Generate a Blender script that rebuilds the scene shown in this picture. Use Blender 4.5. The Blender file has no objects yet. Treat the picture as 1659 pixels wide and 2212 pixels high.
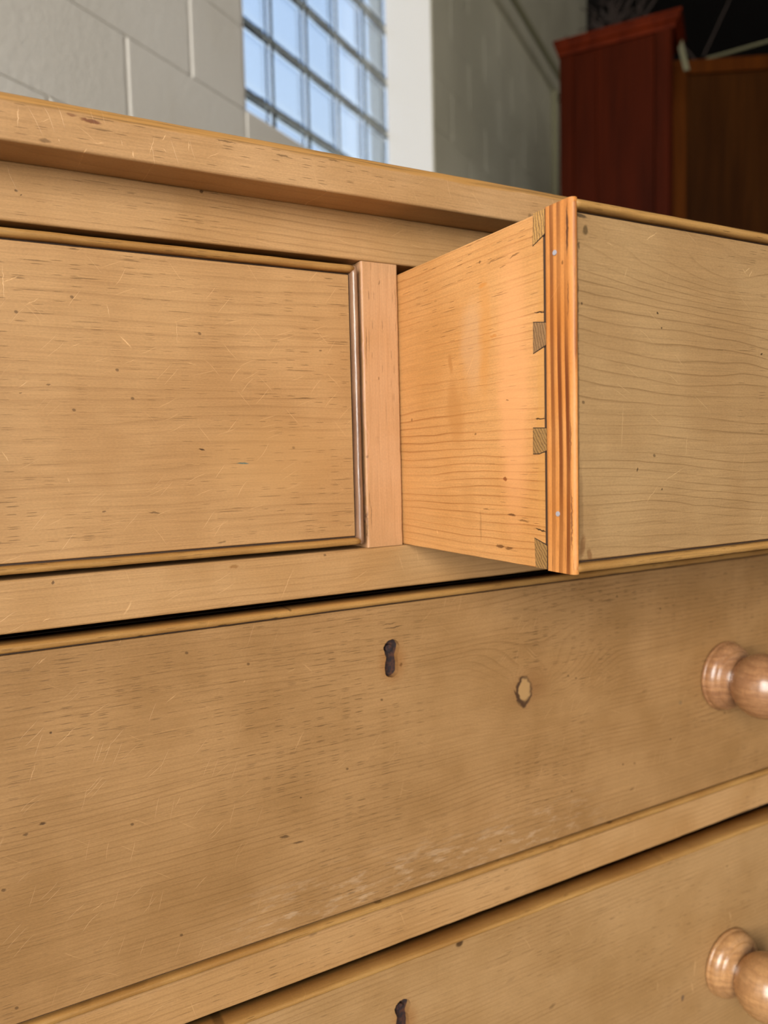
import bpy, bmesh, math, random
from mathutils import Vector, Matrix, noise as mnoise

# ------------------------------------------------------------------ camera, sky, light, exposure
SC = bpy.context.scene
COL = SC.collection
SC.view_settings.view_transform = 'Standard'
SC.view_settings.look = 'None'
SC.view_settings.exposure = 0.0
SC.view_settings.gamma = 1.0
SC.view_settings.use_curve_mapping = False
SC.cycles.max_bounces = 6
SC.cycles.diffuse_bounces = 2
SC.cycles.glossy_bounces = 2
SC.cycles.transmission_bounces = 6
SC.cycles.use_adaptive_sampling = True
SC.cycles.adaptive_threshold = 0.09
SC.cycles.adaptive_min_samples = 18
SC.cycles.caustics_refractive = True
SC.cycles.caustics_reflective = False
SC.cycles.sample_clamp_indirect = 6.0

cam = bpy.data.objects.new('camera', bpy.data.cameras.new('camera'))
COL.objects.link(cam)
Rm = Matrix(((0.875119635673565, 0.05675979675913693, -0.48056627922735934),
             (-0.48330336145684355, 0.05294619847477815, -0.8738504224817798),
             (-0.02415541477769434, 0.9969829615088368, 0.07376645848884625)))
# camera local axes in world = columns of Rm (x right, y up, z back)
CAM_Y = -0.3961
cam.matrix_world = Matrix.Translation((0, CAM_Y, 0.93)) @ Rm.to_4x4()
cam.data.sensor_fit = 'HORIZONTAL'
cam.data.sensor_width = 27.0
cam.data.lens = 1651.0/1659.0*27.0
cam.data.clip_start = 0.01
cam.data.dof.use_dof = True
cam.data.dof.focus_distance = 0.385
cam.data.dof.aperture_fstop = cam.data.lens/3.4
SC.camera = cam

# room axes: W runs along the block wall away from the camera, N points into the wall
Wv = Vector((0.8299, 0.5579, 0)).normalized()
Nv = Vector((-Wv.y, Wv.x, 0))
O0 = Vector((0, CAM_Y, 0))
FLOOR = -0.015
WALL = 1.2184
def rp(u, n, z): return O0 + Wv*u + Nv*n + Vector((0, 0, z))
ROOM_ANG = math.atan2(Wv.y, Wv.x)

w = bpy.data.worlds.new('sky'); SC.world = w; w.use_nodes = True
nt = w.node_tree; nt.nodes.clear()
out = nt.nodes.new('ShaderNodeOutputWorld'); bg = nt.nodes.new('ShaderNodeBackground')
tc = nt.nodes.new('ShaderNodeTexCoord'); sx = nt.nodes.new('ShaderNodeSeparateXYZ')
rmp = nt.nodes.new('ShaderNodeValToRGB')
rmp.color_ramp.elements[0].position = 0.0; rmp.color_ramp.elements[0].color = (0.80, 0.88, 0.92, 1)
rmp.color_ramp.elements[1].position = 0.9; rmp.color_ramp.elements[1].color = (0.36, 0.58, 1.0, 1)
g = rmp.color_ramp.elements.new(-0.0); g.color = (0.25, 0.28, 0.26, 1)
rmp.color_ramp.elements[0].position = 0.0; rmp.color_ramp.elements[1].position = 0.03
rmp.color_ramp.elements[0].color = (0.42, 0.48, 0.48, 1); rmp.color_ramp.elements[1].color = (0.80, 0.88, 0.92, 1)
nt.links.new(tc.outputs['Generated'], sx.inputs[0]); nt.links.new(sx.outputs['Z'], rmp.inputs[0])
nt.links.new(rmp.outputs[0], bg.inputs[0]); bg.inputs[1].default_value = 1.15
nt.links.new(bg.outputs[0], out.inputs[0])

def area(name, loc, direction, sx_, sy_, power, color, up=None):
    d = bpy.data.lights.new(name, 'AREA'); d.shape = 'RECTANGLE'; d.size = sx_; d.size_y = sy_
    d.energy = power; d.color = color
    o = bpy.data.objects.new(name, d); COL.objects.link(o)
    z = -Vector(direction).normalized(); x = Vector((0, 0, 1)).cross(z).normalized(); y = z.cross(x)
    o.matrix_world = Matrix.Translation(loc) @ Matrix((x, y, z)).transposed().to_4x4()
    return o
# daylight entering through the wide doorway behind the camera
area('doorway_daylight', rp(-4.55, -1.35, 2.25), Wv, 3.0, 3.2, 450, (1.0, 0.95, 0.88))
# daylight through the second glass block window, left of the frame
area('window_daylight', rp(-0.38, WALL+0.03, 2.40), -Nv, 1.18, 1.16, 20, (0.90, 0.95, 1.0))

# ------------------------------------------------------------------ node helpers
class NT:
    def __init__(s, name):
        s.m = bpy.data.materials.new(name); s.m.use_nodes = True
        s.t = s.m.node_tree; s.t.nodes.clear()
        s.out = s.t.nodes.new('ShaderNodeOutputMaterial')
        s.b = s.t.nodes.new('ShaderNodeBsdfPrincipled')
        s.t.links.new(s.b.outputs[0], s.out.inputs[0])
    def n(s, k): return s.t.nodes.new(k)
    def put(s, sock, v):
        if isinstance(v, bpy.types.NodeSocket): s.t.links.new(v, sock)
        elif v is not None: sock.default_value = v
    def math(s, op, a, b=None, c=None, clamp=False):
        x = s.n('ShaderNodeMath'); x.operation = op; x.use_clamp = clamp
        s.put(x.inputs[0], a)
        if b is not None: s.put(x.inputs[1], b)
        if c is not None: s.put(x.inputs[2], c)
        return x.outputs[0]
    def vm(s, op, a, b=None, sc=None):
        x = s.n('ShaderNodeVectorMath'); x.operation = op
        s.put(x.inputs[0], a)
        if b is not None: s.put(x.inputs[1], b)
        if sc is not None: s.put(x.inputs['Scale'], sc)
        return x.outputs['Value'] if op in ('LENGTH', 'DOT_PRODUCT', 'DISTANCE') else x.outputs['Vector']
    def mapr(s, v, a, b, c=0.0, d=1.0, smooth=True):
        x = s.n('ShaderNodeMapRange'); x.clamp = True
        x.interpolation_type = 'SMOOTHSTEP' if smooth else 'LINEAR'
        s.put(x.inputs[0], v)
        for i, k in enumerate((a, b, c, d)): x.inputs[i+1].default_value = k
        return x.outputs[0]
    def noise(s, vec, scale=1.0, detail=2.0, rough=0.5, dist=0.0, color=False):
        x = s.n('ShaderNodeTexNoise'); s.put(x.inputs['Vector'], vec)
        x.inputs['Scale'].default_value = scale; x.inputs['Detail'].default_value = detail
        x.inputs['Roughness'].default_value = rough; x.inputs['Distortion'].default_value = dist
        return x.outputs['Color'] if color else x.outputs[0]
    def mix(s, f, a, b, mode='MIX'):
        x = s.n('ShaderNodeMix'); x.data_type = 'RGBA'; x.blend_type = mode
        s.put(x.inputs[0], f)
        for i, v in ((6, a), (7, b)):
            if isinstance(v, tuple): x.inputs[i].default_value = (*v[:3], 1)
            else: s.put(x.inputs[i], v)
        return x.outputs[2]
    def comb(s, a, b, c):
        x = s.n('ShaderNodeCombineXYZ')
        for i, v in enumerate((a, b, c)): s.put(x.inputs[i], v)
        return x.outputs[0]
    def sep(s, v):
        x = s.n('ShaderNodeSeparateXYZ'); s.put(x.inputs[0], v); return x.outputs
    def mul(s, v, k): return s.vm('MULTIPLY', v, k)
    def texmap(s, v, loc, rz, scale):
        x = s.n('ShaderNodeMapping'); x.vector_type = 'TEXTURE'; s.put(x.inputs[0], v)
        x.inputs['Location'].default_value = loc; x.inputs['Rotation'].default_value = (0, 0, rz)
        x.inputs['Scale'].default_value = scale
        return x.outputs[0]
    def ell(s, uv, cx, cy, rx, ry, ang=0.0, soft=0.5):
        """1 inside an ellipse on the surface, falling to 0 at its rim"""
        # chain each mark to the one before, so the shader never holds many values at once
        if getattr(s, 'last', None) is not None:
            x = s.n('ShaderNodeVectorMath'); x.operation = 'MULTIPLY_ADD'
            s.put(x.inputs[0], s.last); x.inputs[1].default_value = (1e-7, 1e-7, 0); s.put(x.inputs[2], uv); uv = x.outputs[0]
        l = s.vm('LENGTH', s.texmap(uv, (cx, cy, 0), ang, (rx, ry, 1e6)))
        s.last = s.mapr(l, 1.0-soft, 1.0, 1.0, 0.0)
        return s.last
    def done(s, color, rough, height=None, bump=0.3, dist=0.001, spec=0.5):
        s.put(s.b.inputs['Base Color'], color if not isinstance(color, tuple) else (*color, 1))
        s.put(s.b.inputs['Roughness'], rough)
        s.b.inputs['Specular IOR Level'].default_value = spec
        if height is not None:
            x = s.n('ShaderNodeBump'); x.inputs['Strength'].default_value = bump
            x.inputs['Distance'].default_value = dist
            s.put(x.inputs['Height'], height)
            s.t.links.new(x.outputs[0], s.b.inputs['Normal'])
        return s.m

def S(r, g, b):
    f = lambda c: (c/255/12.92) if c/255 <= 0.04045 else ((c/255+0.055)/1.055)**2.4
    return (f(r), f(g), f(b))

# ------------------------------------------------------------------ object helpers
def empty(name, loc, label=None, cat=None, group=None):
    o = bpy.data.objects.new(name, None); COL.objects.link(o); o.location = loc
    o.empty_display_size = 0.05
    if label: o['label'] = label
    if cat: o['category'] = cat
    if group: o['group'] = group
    return o
def wloc(o):
    m = Matrix.Translation(o.location) if o.rotation_euler.z == 0 else Matrix.LocRotScale(o.location, o.rotation_euler, None)
    return wloc(o.parent) @ m if o.parent else m
def obj(name, bm, mats, parent=None, origin=None, smooth=False, rot=0.0, recalc=True):
    """link one mesh object; bm is in world coordinates and is made local here"""
    if recalc: bmesh.ops.recalc_face_normals(bm, faces=bm.faces[:])
    if origin is None:
        c = [0.5*(min(v.co[i] for v in bm.verts)+max(v.co[i] for v in bm.verts)) for i in range(3)]
        origin = Vector(c)
    origin = Vector(origin)
    me = bpy.data.meshes.new(name)
    for v in bm.verts: v.co -= origin
    bm.to_mesh(me); bm.free()
    for m in (mats if isinstance(mats, (list, tuple)) else [mats]): me.materials.append(m)
    for p in me.polygons: p.use_smooth = smooth
    o = bpy.data.objects.new(name, me); COL.objects.link(o)
    if parent is not None:
        o.parent = parent
        o.location = wloc(parent).inverted() @ origin
    else: o.location = origin
    return o
def tag(o, label, cat, group=None):
    o['label'] = label; o['category'] = cat
    if group: o['group'] = group
    return o
def struct(o): o['kind'] = 'structure'; return o

def box(bm, x0, x1, y0, y1, z0, z1, mi=0, fr=None):
    co = [(x, y, z) for x in (x0, x1) for y in (y0, y1) for z in (z0, z1)]
    if fr: co = [fr(*c) for c in co]
    v = [bm.verts.new(c) for c in co]
    for a in ((0, 1, 3, 2), (4, 6, 7, 5), (0, 4, 5, 1), (2, 3, 7, 6), (0, 2, 6, 4), (1, 5, 7, 3)):
        f = bm.faces.new([v[i] for i in a]); f.material_index = mi
    return v
def bbox(x0, x1, y0, y1, z0, z1, bev=0.001, seg=2, fr=None):
    bm = bmesh.new(); box(bm, x0, x1, y0, y1, z0, z1, 0, fr)
    bmesh.ops.recalc_face_normals(bm, faces=bm.faces[:])
    if bev: bmesh.ops.bevel(bm, geom=bm.edges[:], offset=bev, segments=seg, affect='EDGES', profile=0.5)
    return bm

def board(lo, hi, axis, rad=(0.001,)*4, n=36, jit=0.0002, seed=0, k=4, wob=0.0):
    """long board with rounded, slightly worn arrises. axis 0/1/2 = length.
    cross axes (a, b) = the other two in order; rad = radii of corners (a-b-),(a+b-),(a+b+),(a-b+)"""
    ca = [i for i in range(3) if i != axis]; a, b = ca
    rnd = random.Random(seed)
    bm = bmesh.new(); rings = []
    ctr = [((lo[a], lo[b]), (1, 1), math.pi), ((hi[a], lo[b]), (-1, 1), 1.5*math.pi),
           ((hi[a], hi[b]), (-1, -1), 0.0), ((lo[a], hi[b]), (1, -1), 0.5*math.pi)]
    for i in range(n+1):
        t = lo[axis]+(hi[axis]-lo[axis])*i/n
        ring = []
        for ci, ((pa, pb), (sa, sb), a0) in enumerate(ctr):
            j = mnoise.noise(Vector((t*55, ci*7.3, seed*3.1)))*2*jit + mnoise.noise(Vector((t*300, ci*3.3, seed)))*jit
            r = max(rad[ci]+abs(j)*1.2, 1e-4)
            wb = wob*mnoise.noise(Vector((t*9, ci*5.1, seed*1.7)))
            for q in range(k+1):
                an = a0+q/k*math.pi/2
                va = pa+sa*r+r*math.cos(an)-sa*wb*0; vb = pb+sb*r+r*math.sin(an)+wb
                c = [0, 0, 0]; c[axis] = t; c[a] = va; c[b] = vb
                ring.append(bm.verts.new(c))
        rings.append(ring)
    m = len(rings[0])
    for r0, r1 in zip(rings, rings[1:]):
        for q in range(m): bm.faces.new((r0[q], r0[(q+1) % m], r1[(q+1) % m], r1[q]))
    bm.faces.new(rings[0]); bm.faces.new(rings[-1][::-1])
    return bm

def extrude_poly(pts, fr, d0, d1, mi=0, bm=None):
    """closed 2-D outline pts -> prism; fr(a, b, d) gives the point"""
    bm = bm or bmesh.new()
    v0 = [bm.verts.new(fr(a, b, d0)) for a, b in pts]; v1 = [bm.verts.new(fr(a, b, d1)) for a, b in pts]
    k = len(pts)
    fs = [bm.faces.new(v0), bm.faces.new(v1[::-1])]
    for i in range(k): fs.append(bm.faces.new((v0[i], v0[(i+1) % k], v1[(i+1) % k], v1[i])))
    for f in fs: f.material_index = mi
    return bm

def lathe(profile, n=48):
    """profile: (radius, distance out of the drawer, towards -y)"""
    bm = bmesh.new(); rings = []
    for r, d in profile:
        rings.append([bm.verts.new((r*math.cos(2*math.pi*i/n), -d, r*math.sin(2*math.pi*i/n))) for i in range(n)]
                     if r > 1e-6 else [bm.verts.new((0, -d, 0))])
    for a, b in zip(rings, rings[1:]):
        if len(a) == 1 and len(b) == 1: continue
        for i in range(n):
            if len(b) == 1: bm.faces.new((a[i], a[(i+1) % n], b[0]))
            elif len(a) == 1: bm.faces.new((a[0], b[(i+1) % n], b[i]))
            else: bm.faces.new((a[i], a[(i+1) % n], b[(i+1) % n], b[i]))
    return bm

def tube(bm, pts, r0, r1, k=6):
    rings = []
    for i, p in enumerate(pts):
        p = Vector(p); d = (Vector(pts[min(i+1, len(pts)-1)])-Vector(pts[max(i-1, 0)])).normalized()
        s_ = d.cross(Vector((0.31, 0.52, 0.79))).normalized(); t_ = d.cross(s_)
        r = r0+(r1-r0)*i/(len(pts)-1)
        rings.append([bm.verts.new(p+s_*r*math.cos(2*math.pi*q/k)+t_*r*math.sin(2*math.pi*q/k)) for q in range(k)])
    for a, b in zip(rings, rings[1:]):
        for q in range(k): bm.faces.new((a[q], a[(q+1) % k], b[(q+1) % k], b[q]))
    bm.faces.new(rings[0][::-1]); bm.faces.new(rings[-1])

# ------------------------------------------------------------------ materials
CH = Vector((0.2187, 0.24, FLOOR))     # base of the chest
ROOT = empty('chest_of_drawers', CH,
             'honey-coloured waxed pine chest with its top right drawer pulled open', 'chest of drawers')

def wood(name, L, T, base, base2, dark, freq=230, ringk=0.35, warp=1.6, warp2=0.35, seed=0.0, tilt=0.0,
         scratch=1.0, pore=1.0, marks=(), lights=(), knots=(), lines=(), extra=None, rough=0.46,
         fib=0.16, bump=0.35, spec=0.4, late=(0.55, 0.93), chest=True, blotchk=1.0, washes=()):
    s = NT(name)
    tcn = s.n('ShaderNodeTexCoord')
    if chest:
        tcn.object = ROOT
        p = s.vm('ADD', tcn.outputs['Object'], tuple(CH))
    else: p = tcn.outputs['Object']
    xyz = s.sep(p); D = 3-L-T
    q = s.comb(xyz[L], xyz[T], xyz[D])
    uv = s.comb(xyz[L], xyz[T], 0.0)
    qs = s.vm('ADD', q, (seed*1.7, seed*0.9, seed*0.4))
    n1 = s.noise(s.mul(qs, (3.2, 9, 9)), 1, 2, 0.5)
    n2 = s.noise(s.mul(qs, (16, 60, 60)), 1, 2, 0.55)
    t = s.math('MULTIPLY', xyz[T], freq)
    t = s.math('ADD', t, s.math('MULTIPLY', xyz[D], freq*0.35))
    if tilt: t = s.math('ADD', t, s.math('MULTIPLY', xyz[L], tilt))
    t = s.math('ADD', t, s.math('MULTIPLY', s.math('SUBTRACT', n1, 0.5), warp*10))
    t = s.math('ADD', t, s.math('MULTIPLY', s.math('SUBTRACT', n2, 0.5), warp2*4))
    for (cx, cy, rx, ry, amp) in knots:       # the rings swing around a knot
        t = s.math('ADD', t, s.math('MULTIPLY', s.ell(uv, cx, cy, rx, ry, 0.0, 1.0), amp))
    fr = s.math('FRACT', t)
    lw = s.math('MULTIPLY', s.mapr(fr, late[0], late[1]), s.mapr(fr, 0.95, 1.0, 1.0, 0.0))
    lw = s.math('POWER', lw, 1.6)
    var = s.mapr(s.noise(s.mul(qs, (7, 70, 40)), 1, 2, 0.6), 0.3, 0.7, 0.15, 1.0)
    lw = s.math('MULTIPLY', lw, var)
    fibre = s.noise(s.mul(qs, (22, 1500, 1500)), 1, 3, 0.7)
    fine = s.noise(s.mul(qs, (700, 1600, 1600)), 1, 2, 0.6)
    blotch = s.noise(qs, 14, 3, 0.6)
    col = s.mix(s.mapr(blotch, 0.3, 0.7, 0, blotchk), base, base2)
    col = s.mix(s.math('MULTIPLY', lw, ringk), col, dark)
    k = s.math('ADD', s.mapr(fibre, 0.25, 0.75, 1-fib, 1+fib*0.6, False), s.mapr(fine, 0.3, 0.7, -0.07, 0.07, False))
    col = s.vm('SCALE', col, None, k)
    h = s.math('ADD', s.math('MULTIPLY', lw, -0.5), s.math('MULTIPLY', fibre, 0.35))
    h = s.math('ADD', h, s.math('MULTIPLY', fine, 0.5))
    def dashes(ang, fa, fc, r, keep, sd, wobble=0.004):
        v = s.vm('ADD', uv, s.vm('SCALE', s.vm('SUBTRACT', s.noise(s.vm('ADD', qs, (sd, sd, 0)), 45, 1, 0.5, 0, True), (0.5, 0.5, 0.5)), None, wobble))
        x = s.n('ShaderNodeMapping'); s.put(x.inputs[0], v)
        x.inputs['Rotation'].default_value = (0, 0, ang)
        v = s.mul(x.outputs[0], (fa, fc, 0)); v = s.vm('ADD', v, (sd, sd*2, 0))
        vo = s.n('ShaderNodeTexVoronoi'); vo.voronoi_dimensions = '2D'; vo.feature = 'F1'
        s.put(vo.inputs['Vector'], v); vo.inputs['Scale'].default_value = 1.0
        sel = s.math('GREATER_THAN', s.sep(vo.outputs['Color'])[0], 1-keep)
        return s.math('MULTIPLY', sel, s.mapr(vo.outputs['Distance'], r*0.5, r, 1.0, 0.0))
    if pore:
        pm = dashes(0.0, 120, 1900, 0.42, 0.045*pore, seed+3.3, 0.0006)
        pm2 = dashes(0.0, 45, 1500, 0.40, 0.012*pore, seed+9.1, 0.0009)
        patch = s.mapr(s.noise(qs, 9, 2, 0.5), 0.38, 0.62, 0.15, 1.0)
        pm = s.math('MULTIPLY', s.math('MAXIMUM', pm, pm2), patch)
        col = s.mix(s.math('MULTIPLY', pm, 0.55), col, tuple(c*0.32 for c in dark))
        h = s.math('ADD', h, s.math('MULTIPLY', pm, -1.2))
        dot = dashes(0.4, 260, 320, 0.3, 0.0012*pore, seed+5.7, 0.0)
        col = s.mix(s.math('MULTIPLY', dot, 0.6), col, tuple(c*0.3 for c in dark))
    light = tuple(min(1, c*f) for c, f in zip(base, (1.45, 1.5, 1.6)))
    if scratch:
        sm = None
        for i, (an, kp) in enumerate(((0.95, 0.011), (1.5, 0.012), (-0.4, 0.006))):
            d = dashes(an+seed, 42, 1500, 0.30, kp*scratch, seed+i*2.9+1, 0.006)
            sm = d if sm is None else s.math('MAXIMUM', sm, d)
        sm = s.math('MULTIPLY', sm, s.mapr(s.noise(qs, 11, 1), 0.35, 0.6, 0.1, 1.0))
        col = s.mix(s.math('MULTIPLY', sm, 0.42), col, light)
        h = s.math('ADD', h, s.math('MULTIPLY', sm, -0.9))
    rag = s.vm('ADD', uv, s.vm('SCALE', s.vm('SUBTRACT', s.noise(qs, 380, 2, 0.6, 0, True), (0.5, 0.5, 0.5)), None, 0.0016))
    rag2 = s.vm('ADD', uv, s.vm('SCALE', s.vm('SUBTRACT', s.noise(qs, 70, 2, 0.5, 0, True), (0.5, 0.5, 0.5)), None, 0.010))
    for (cx, cy, rx, ry, an, colr, kk) in washes:  # broad soft stains
        m_ = s.ell(rag2, cx, cy, rx, ry, an, 0.6)
        col = s.mix(s.math('MULTIPLY', m_, kk), col, colr)
    for (cx, cy, rx, ry, an, kk, *rest) in marks:  # dents, stains, holes
        m_ = s.ell(rag, cx, cy, rx, ry, an, 0.55)
        c_ = rest[0] if rest else tuple(c*0.28 for c in dark)
        col = s.mix(s.math('MULTIPLY', m_, kk), col, c_)
        h = s.math('ADD', h, s.math('MULTIPLY', m_, -1.5*kk))
    for (x0, y0, x1, y1, wd, kk) in lights:    # individual scratches, pale
        cx, cy = (x0+x1)/2, (y0+y1)/2; ln = math.hypot(x1-x0, y1-y0)/2; an = math.atan2(y1-y0, x1-x0)
        m_ = s.ell(rag, cx, cy, ln, wd, an, 0.8)
        col = s.mix(s.math('MULTIPLY', m_, kk), col, light)
        h = s.math('ADD', h, s.math('MULTIPLY', m_, -0.8))
    if extra: col, h = extra(s, col, h, uv, rag, qs, xyz)
    rg = s.mapr(fibre, 0.3, 0.7, rough-0.05, rough+0.08, False)
    return s.done(col, rg, h, bump, 0.00022, spec)

BASE = S(186, 145, 97); BASE2 = S(170, 128, 81); DARK = S(112, 74, 38)
FB2 = dict(base=S(168, 129, 84), base2=S(150, 112, 68), dark=S(104, 68, 34))
FB3 = dict(base=S(176, 139, 94), base2=S(161, 124, 79), dark=S(118, 80, 42))
FB = dict(base=BASE, base2=BASE2, dark=DARK)
def smear(s, col, h, uv, rag, qs, xyz):
    # old pale wax smears along the foot of the wide drawer
    n = s.noise(s.mul(qs, (60, 220, 60)), 1, 5, 0.68)
    band = s.math('MULTIPLY', s.mapr(xyz[2], 0.655, 0.668), s.mapr(xyz[2], 0.672, 0.700, 1, 0))
    m_ = s.math('MULTIPLY', s.mapr(n, 0.50, 0.66), band)
    m_ = s.math('MULTIPLY', m_, s.mapr(xyz[0], 0.09, 0.15))
    m_ = s.math('MULTIPLY', m_, s.mapr(xyz[0], 0.42, 0.33))
    col = s.mix(s.math('MULTIPLY', m_, 0.34), col, S(206, 178, 146))
    # the knot: dark ragged rim round a pale heart
    r2 = s.vm('ADD', uv, s.vm('SCALE', s.vm('SUBTRACT', s.noise(qs, 150, 2, 0.5, 0, True), (0.5, 0.5, 0.5)), None, 0.0065))
    halo = s.ell(r2, 0.323, 0.773, 0.026, 0.019, 0.3, 0.9)
    col = s.mix(s.math('MULTIPLY', halo, 0.30), col, S(120, 74, 40))
    rim = s.math('MAXIMUM', s.ell(r2, 0.3190, 0.7715, 0.0072, 0.0118, 0.0, 0.22), s.ell(r2, 0.3135, 0.7690, 0.0050, 0.0016, -0.7, 0.5))
    col = s.mix(s.math('MULTIPLY', rim, 0.9), col, S(62, 40, 26))
    hrt = s.ell(r2, 0.3200, 0.7725, 0.0052, 0.0092, 0.0, 0.3)
    col = s.mix(s.math('MULTIPLY', hrt, 0.9), col, S(176, 138, 90))
    rust = s.ell(rag, 0.2195, 0.8065, 0.0125, 0.0170, 0.0, 0.75)
    col = s.mix(s.math('MULTIPLY', rust, 0.55), col, S(140, 88, 38))
    h = s.math('ADD', h, s.math('MULTIPLY', s.math('SUBTRACT', rim, hrt), -2.0))
    return col, h
def rust3(s, col, h, uv, rag, qs, xyz):
    rust = s.ell(rag, 0.2190, 0.5830, 0.0125, 0.0170, 0.0, 0.75)
    return s.mix(s.math('MULTIPLY', rust, 0.5), col, S(140, 88, 38)), h
D1L = [(0.0202,1.0126,0.0291,1.0175,.0004,.7),(0.0293,1.0032,0.0374,1.0081,.0003,.7),(0.0709,0.9928,0.0783,0.9853,.0005,.8),
       (0.0724,0.9783,0.0803,0.9809,.0003,.5),(0.0253,0.9653,0.0294,0.9689,.0003,.6),(0.0483,0.9851,0.0536,0.9875,.0003,.6),
       (0.0161,0.9372,0.0199,0.9303,.0004,.6),(0.1033,0.9806,0.1104,0.9785,.0004,.4),(0.0217,1.0235,0.0212,1.0027,.0003,.5),
       (0.0442,0.9234,0.0454,0.9201,.0003,.5),(0.0663,1.0081,0.0676,0.9993,.0003,.5),(0.0996,1.0037,0.0998,0.9875,.0003,.35)]
D1M = [(0.1103,0.9354,.0022,.0006,-.1,.9),(0.1322,0.9276,.0042,.0006,-.05,.85,S(58,98,96)),(0.0847,0.9037,.0035,.0007,-.15,.55),
       (0.0383,0.9673,.0013,.0005,0,.6),(0.0602,0.9058,.0014,.0006,0,.6),(0.1800,0.9894,.0014,.0005,.1,.6),(0.0262,0.9632,.0008,.0004,0,.6),
       (0.1189,0.8860,.0030,.0006,.1,.5),(0.0975,1.0400,.002,.0012,.3,.7)]
M_D1 = wood('pine_left_drawer_front', 0, 2, **FB, freq=170, ringk=0.24, warp=0.7, warp2=0.15, seed=1.3, scratch=2.3, pore=1.5, lights=D1L, marks=D1M,
            washes=((0.15,0.93,.05,.03,0,S(190,146,92),.3),))
D2L = [(0.0293,0.7917,0.0452,0.8042,.0003,.6),(0.0453,0.8044,0.0597,0.8118,.0003,.5),(0.0632,0.8387,0.0664,0.8448,.0003,.5),
       (0.0845,0.8054,0.0918,0.8097,.0004,.6),(0.0251,0.8341,0.0314,0.8388,.0003,.6),(0.0469,0.7936,0.0502,0.7953,.0005,.7),
       (0.0190,0.7767,0.0237,0.7893,.0003,.6),(0.1532,0.7624,0.1621,0.7779,.0003,.6),(0.1507,0.8105,0.1591,0.8131,.0003,.5),
       (0.1267,0.8093,0.1280,0.8108,.0004,.6),(0.0541,0.7862,0.0575,0.7886,.0003,.6),(0.1606,0.8155,0.1688,0.8076,.0005,.4),
       (0.0436,0.7062,0.0511,0.7104,.0003,.7),(0.0867,0.7483,0.0919,0.7570,.0003,.5)]
D2M = [(0.0245,0.7573,.0021,.0010,.1,.8),(0.0168,0.7538,.0013,.0010,0,.6),(0.0304,0.8009,.0007,.0009,.3,.8),(0.1474,0.7174,.0036,.0010,-.15,.7),
       (0.1556,0.7119,.0045,.0008,-.1,.6),(0.0062,0.7295,.0014,.001,0,.6),(0.2207,0.8274,.009,.0004,.03,.7),(0.2176,0.8298,.007,.0004,.0,.6),
       (0.1579,0.7376,.001,.0006,0,.6),(0.4706,0.7362,.0022,.0022,0,.4,S(110,96,74)),(0.4189,0.6803,.003,.001,.3,.4),
       (0.2255,0.8040,.0012,.0016,0,.75),(0.432,0.752,.004,.0012,.2,.25)]
M_D2 = wood('pine_wide_drawer_front', 0, 2, **FB2, freq=290, ringk=0.34, warp=0.75, warp2=0.22, seed=4.1, scratch=2.0, pore=2.2, lights=D2L, marks=D2M,
            knots=((0.335,0.775,0.080,0.045,8.5),(0.325,0.773,0.022,0.020,6)), extra=smear)
M_D3 = wood('pine_lower_drawer_front', 0, 2, **FB3, freq=300, ringk=0.34, warp=0.55, warp2=0.15, seed=7.7, scratch=1.4, pore=0.8,
            marks=((0.2605,0.6193,.0036,.0034,0.3,.9),(0.4709,0.5644,.003,.001,0,.3),(0.3357,0.5486,.004,.002,.4,.35),(0.4645,0.5065,.0022,.0034,-.2,.7,S(88,72,62)),(0.30,0.58,.005,.0016,.2,.2)),
            lights=((0.4791,0.5353,0.4766,0.5172,.0010,.5),(0.4739,0.5181,0.4767,0.5038,.0008,.5),(0.5171,0.5610,0.5201,0.5503,.0009,.5),(0.437,.532,.4375,.520,.0007,.35)), extra=rust3)
D4 = dict(base=S(170,137,94), base2=S(156,122,80), dark=S(104,72,38))
D4L = [(0.2764,1.0240,0.2868,1.0297,.0003,.9),(0.2771,0.9043,0.2878,0.9136,.0002,.8),(0.2878,0.9136,0.3069,0.9220,.0002,.8),
       (0.2527,1.0213,0.2583,1.0200,.0004,.5),(0.3466,1.0160,0.3519,1.0199,.0004,.7),(0.3502,1.0141,0.3537,1.0190,.0004,.7),
       (0.3450,1.0190,0.3500,1.0145,.0003,.6),(0.2623,0.9261,0.2638,0.9552,.0003,.45),(0.2636,1.0044,0.2668,1.0128,.0003,.4),(0.3598,0.8880,0.3653,0.8973,.0003,.5)]
D4M = [(0.2413,1.0248,.0018,.0028,-.25,.75,S(72,54,28)),(0.2390,0.9935,.0006,.0008,0,.85),(0.2857,0.9927,.0009,.0006,0,.9),(0.2882,0.9859,.0007,.0005,0,.9),
       (0.3615,0.9769,.0010,.0006,.2,.9),(0.2726,0.9206,.0006,.0012,0,.8),(0.2888,0.9109,.0008,.0007,0,.7),(0.2388,0.8879,.0022,.0065,-.15,.6,S(112,72,38)),
       (0.2430,0.8836,.0018,.0035,.3,.6,S(112,72,38)),(0.2362,0.955,.0014,.085,0,.6,S(78,54,30)),(0.2385,1.0305,.0050,.0010,-.1,.8,S(50,38,26)),(0.2405,0.8800,.0060,.0008,.05,.7,S(56,40,26)),(0.2375,1.018,.0008,.0020,0,.7,S(66,48,28)),(0.2380,0.90,.0018,.03,0,.35,S(92,64,36)),(0.2365,1.0,.0008,.03,0,.5,S(80,58,34))]
M_D4 = wood('pine_open_drawer_front', 0, 2, **D4, freq=205, ringk=0.55, warp=0.9, warp2=0.28, seed=2.2, scratch=0.8, pore=0.7, late=(0.72, 0.97), tilt=14,
            lights=D4L, marks=D4M, knots=((0.33,1.012,0.09,0.022,2.6),))
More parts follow.
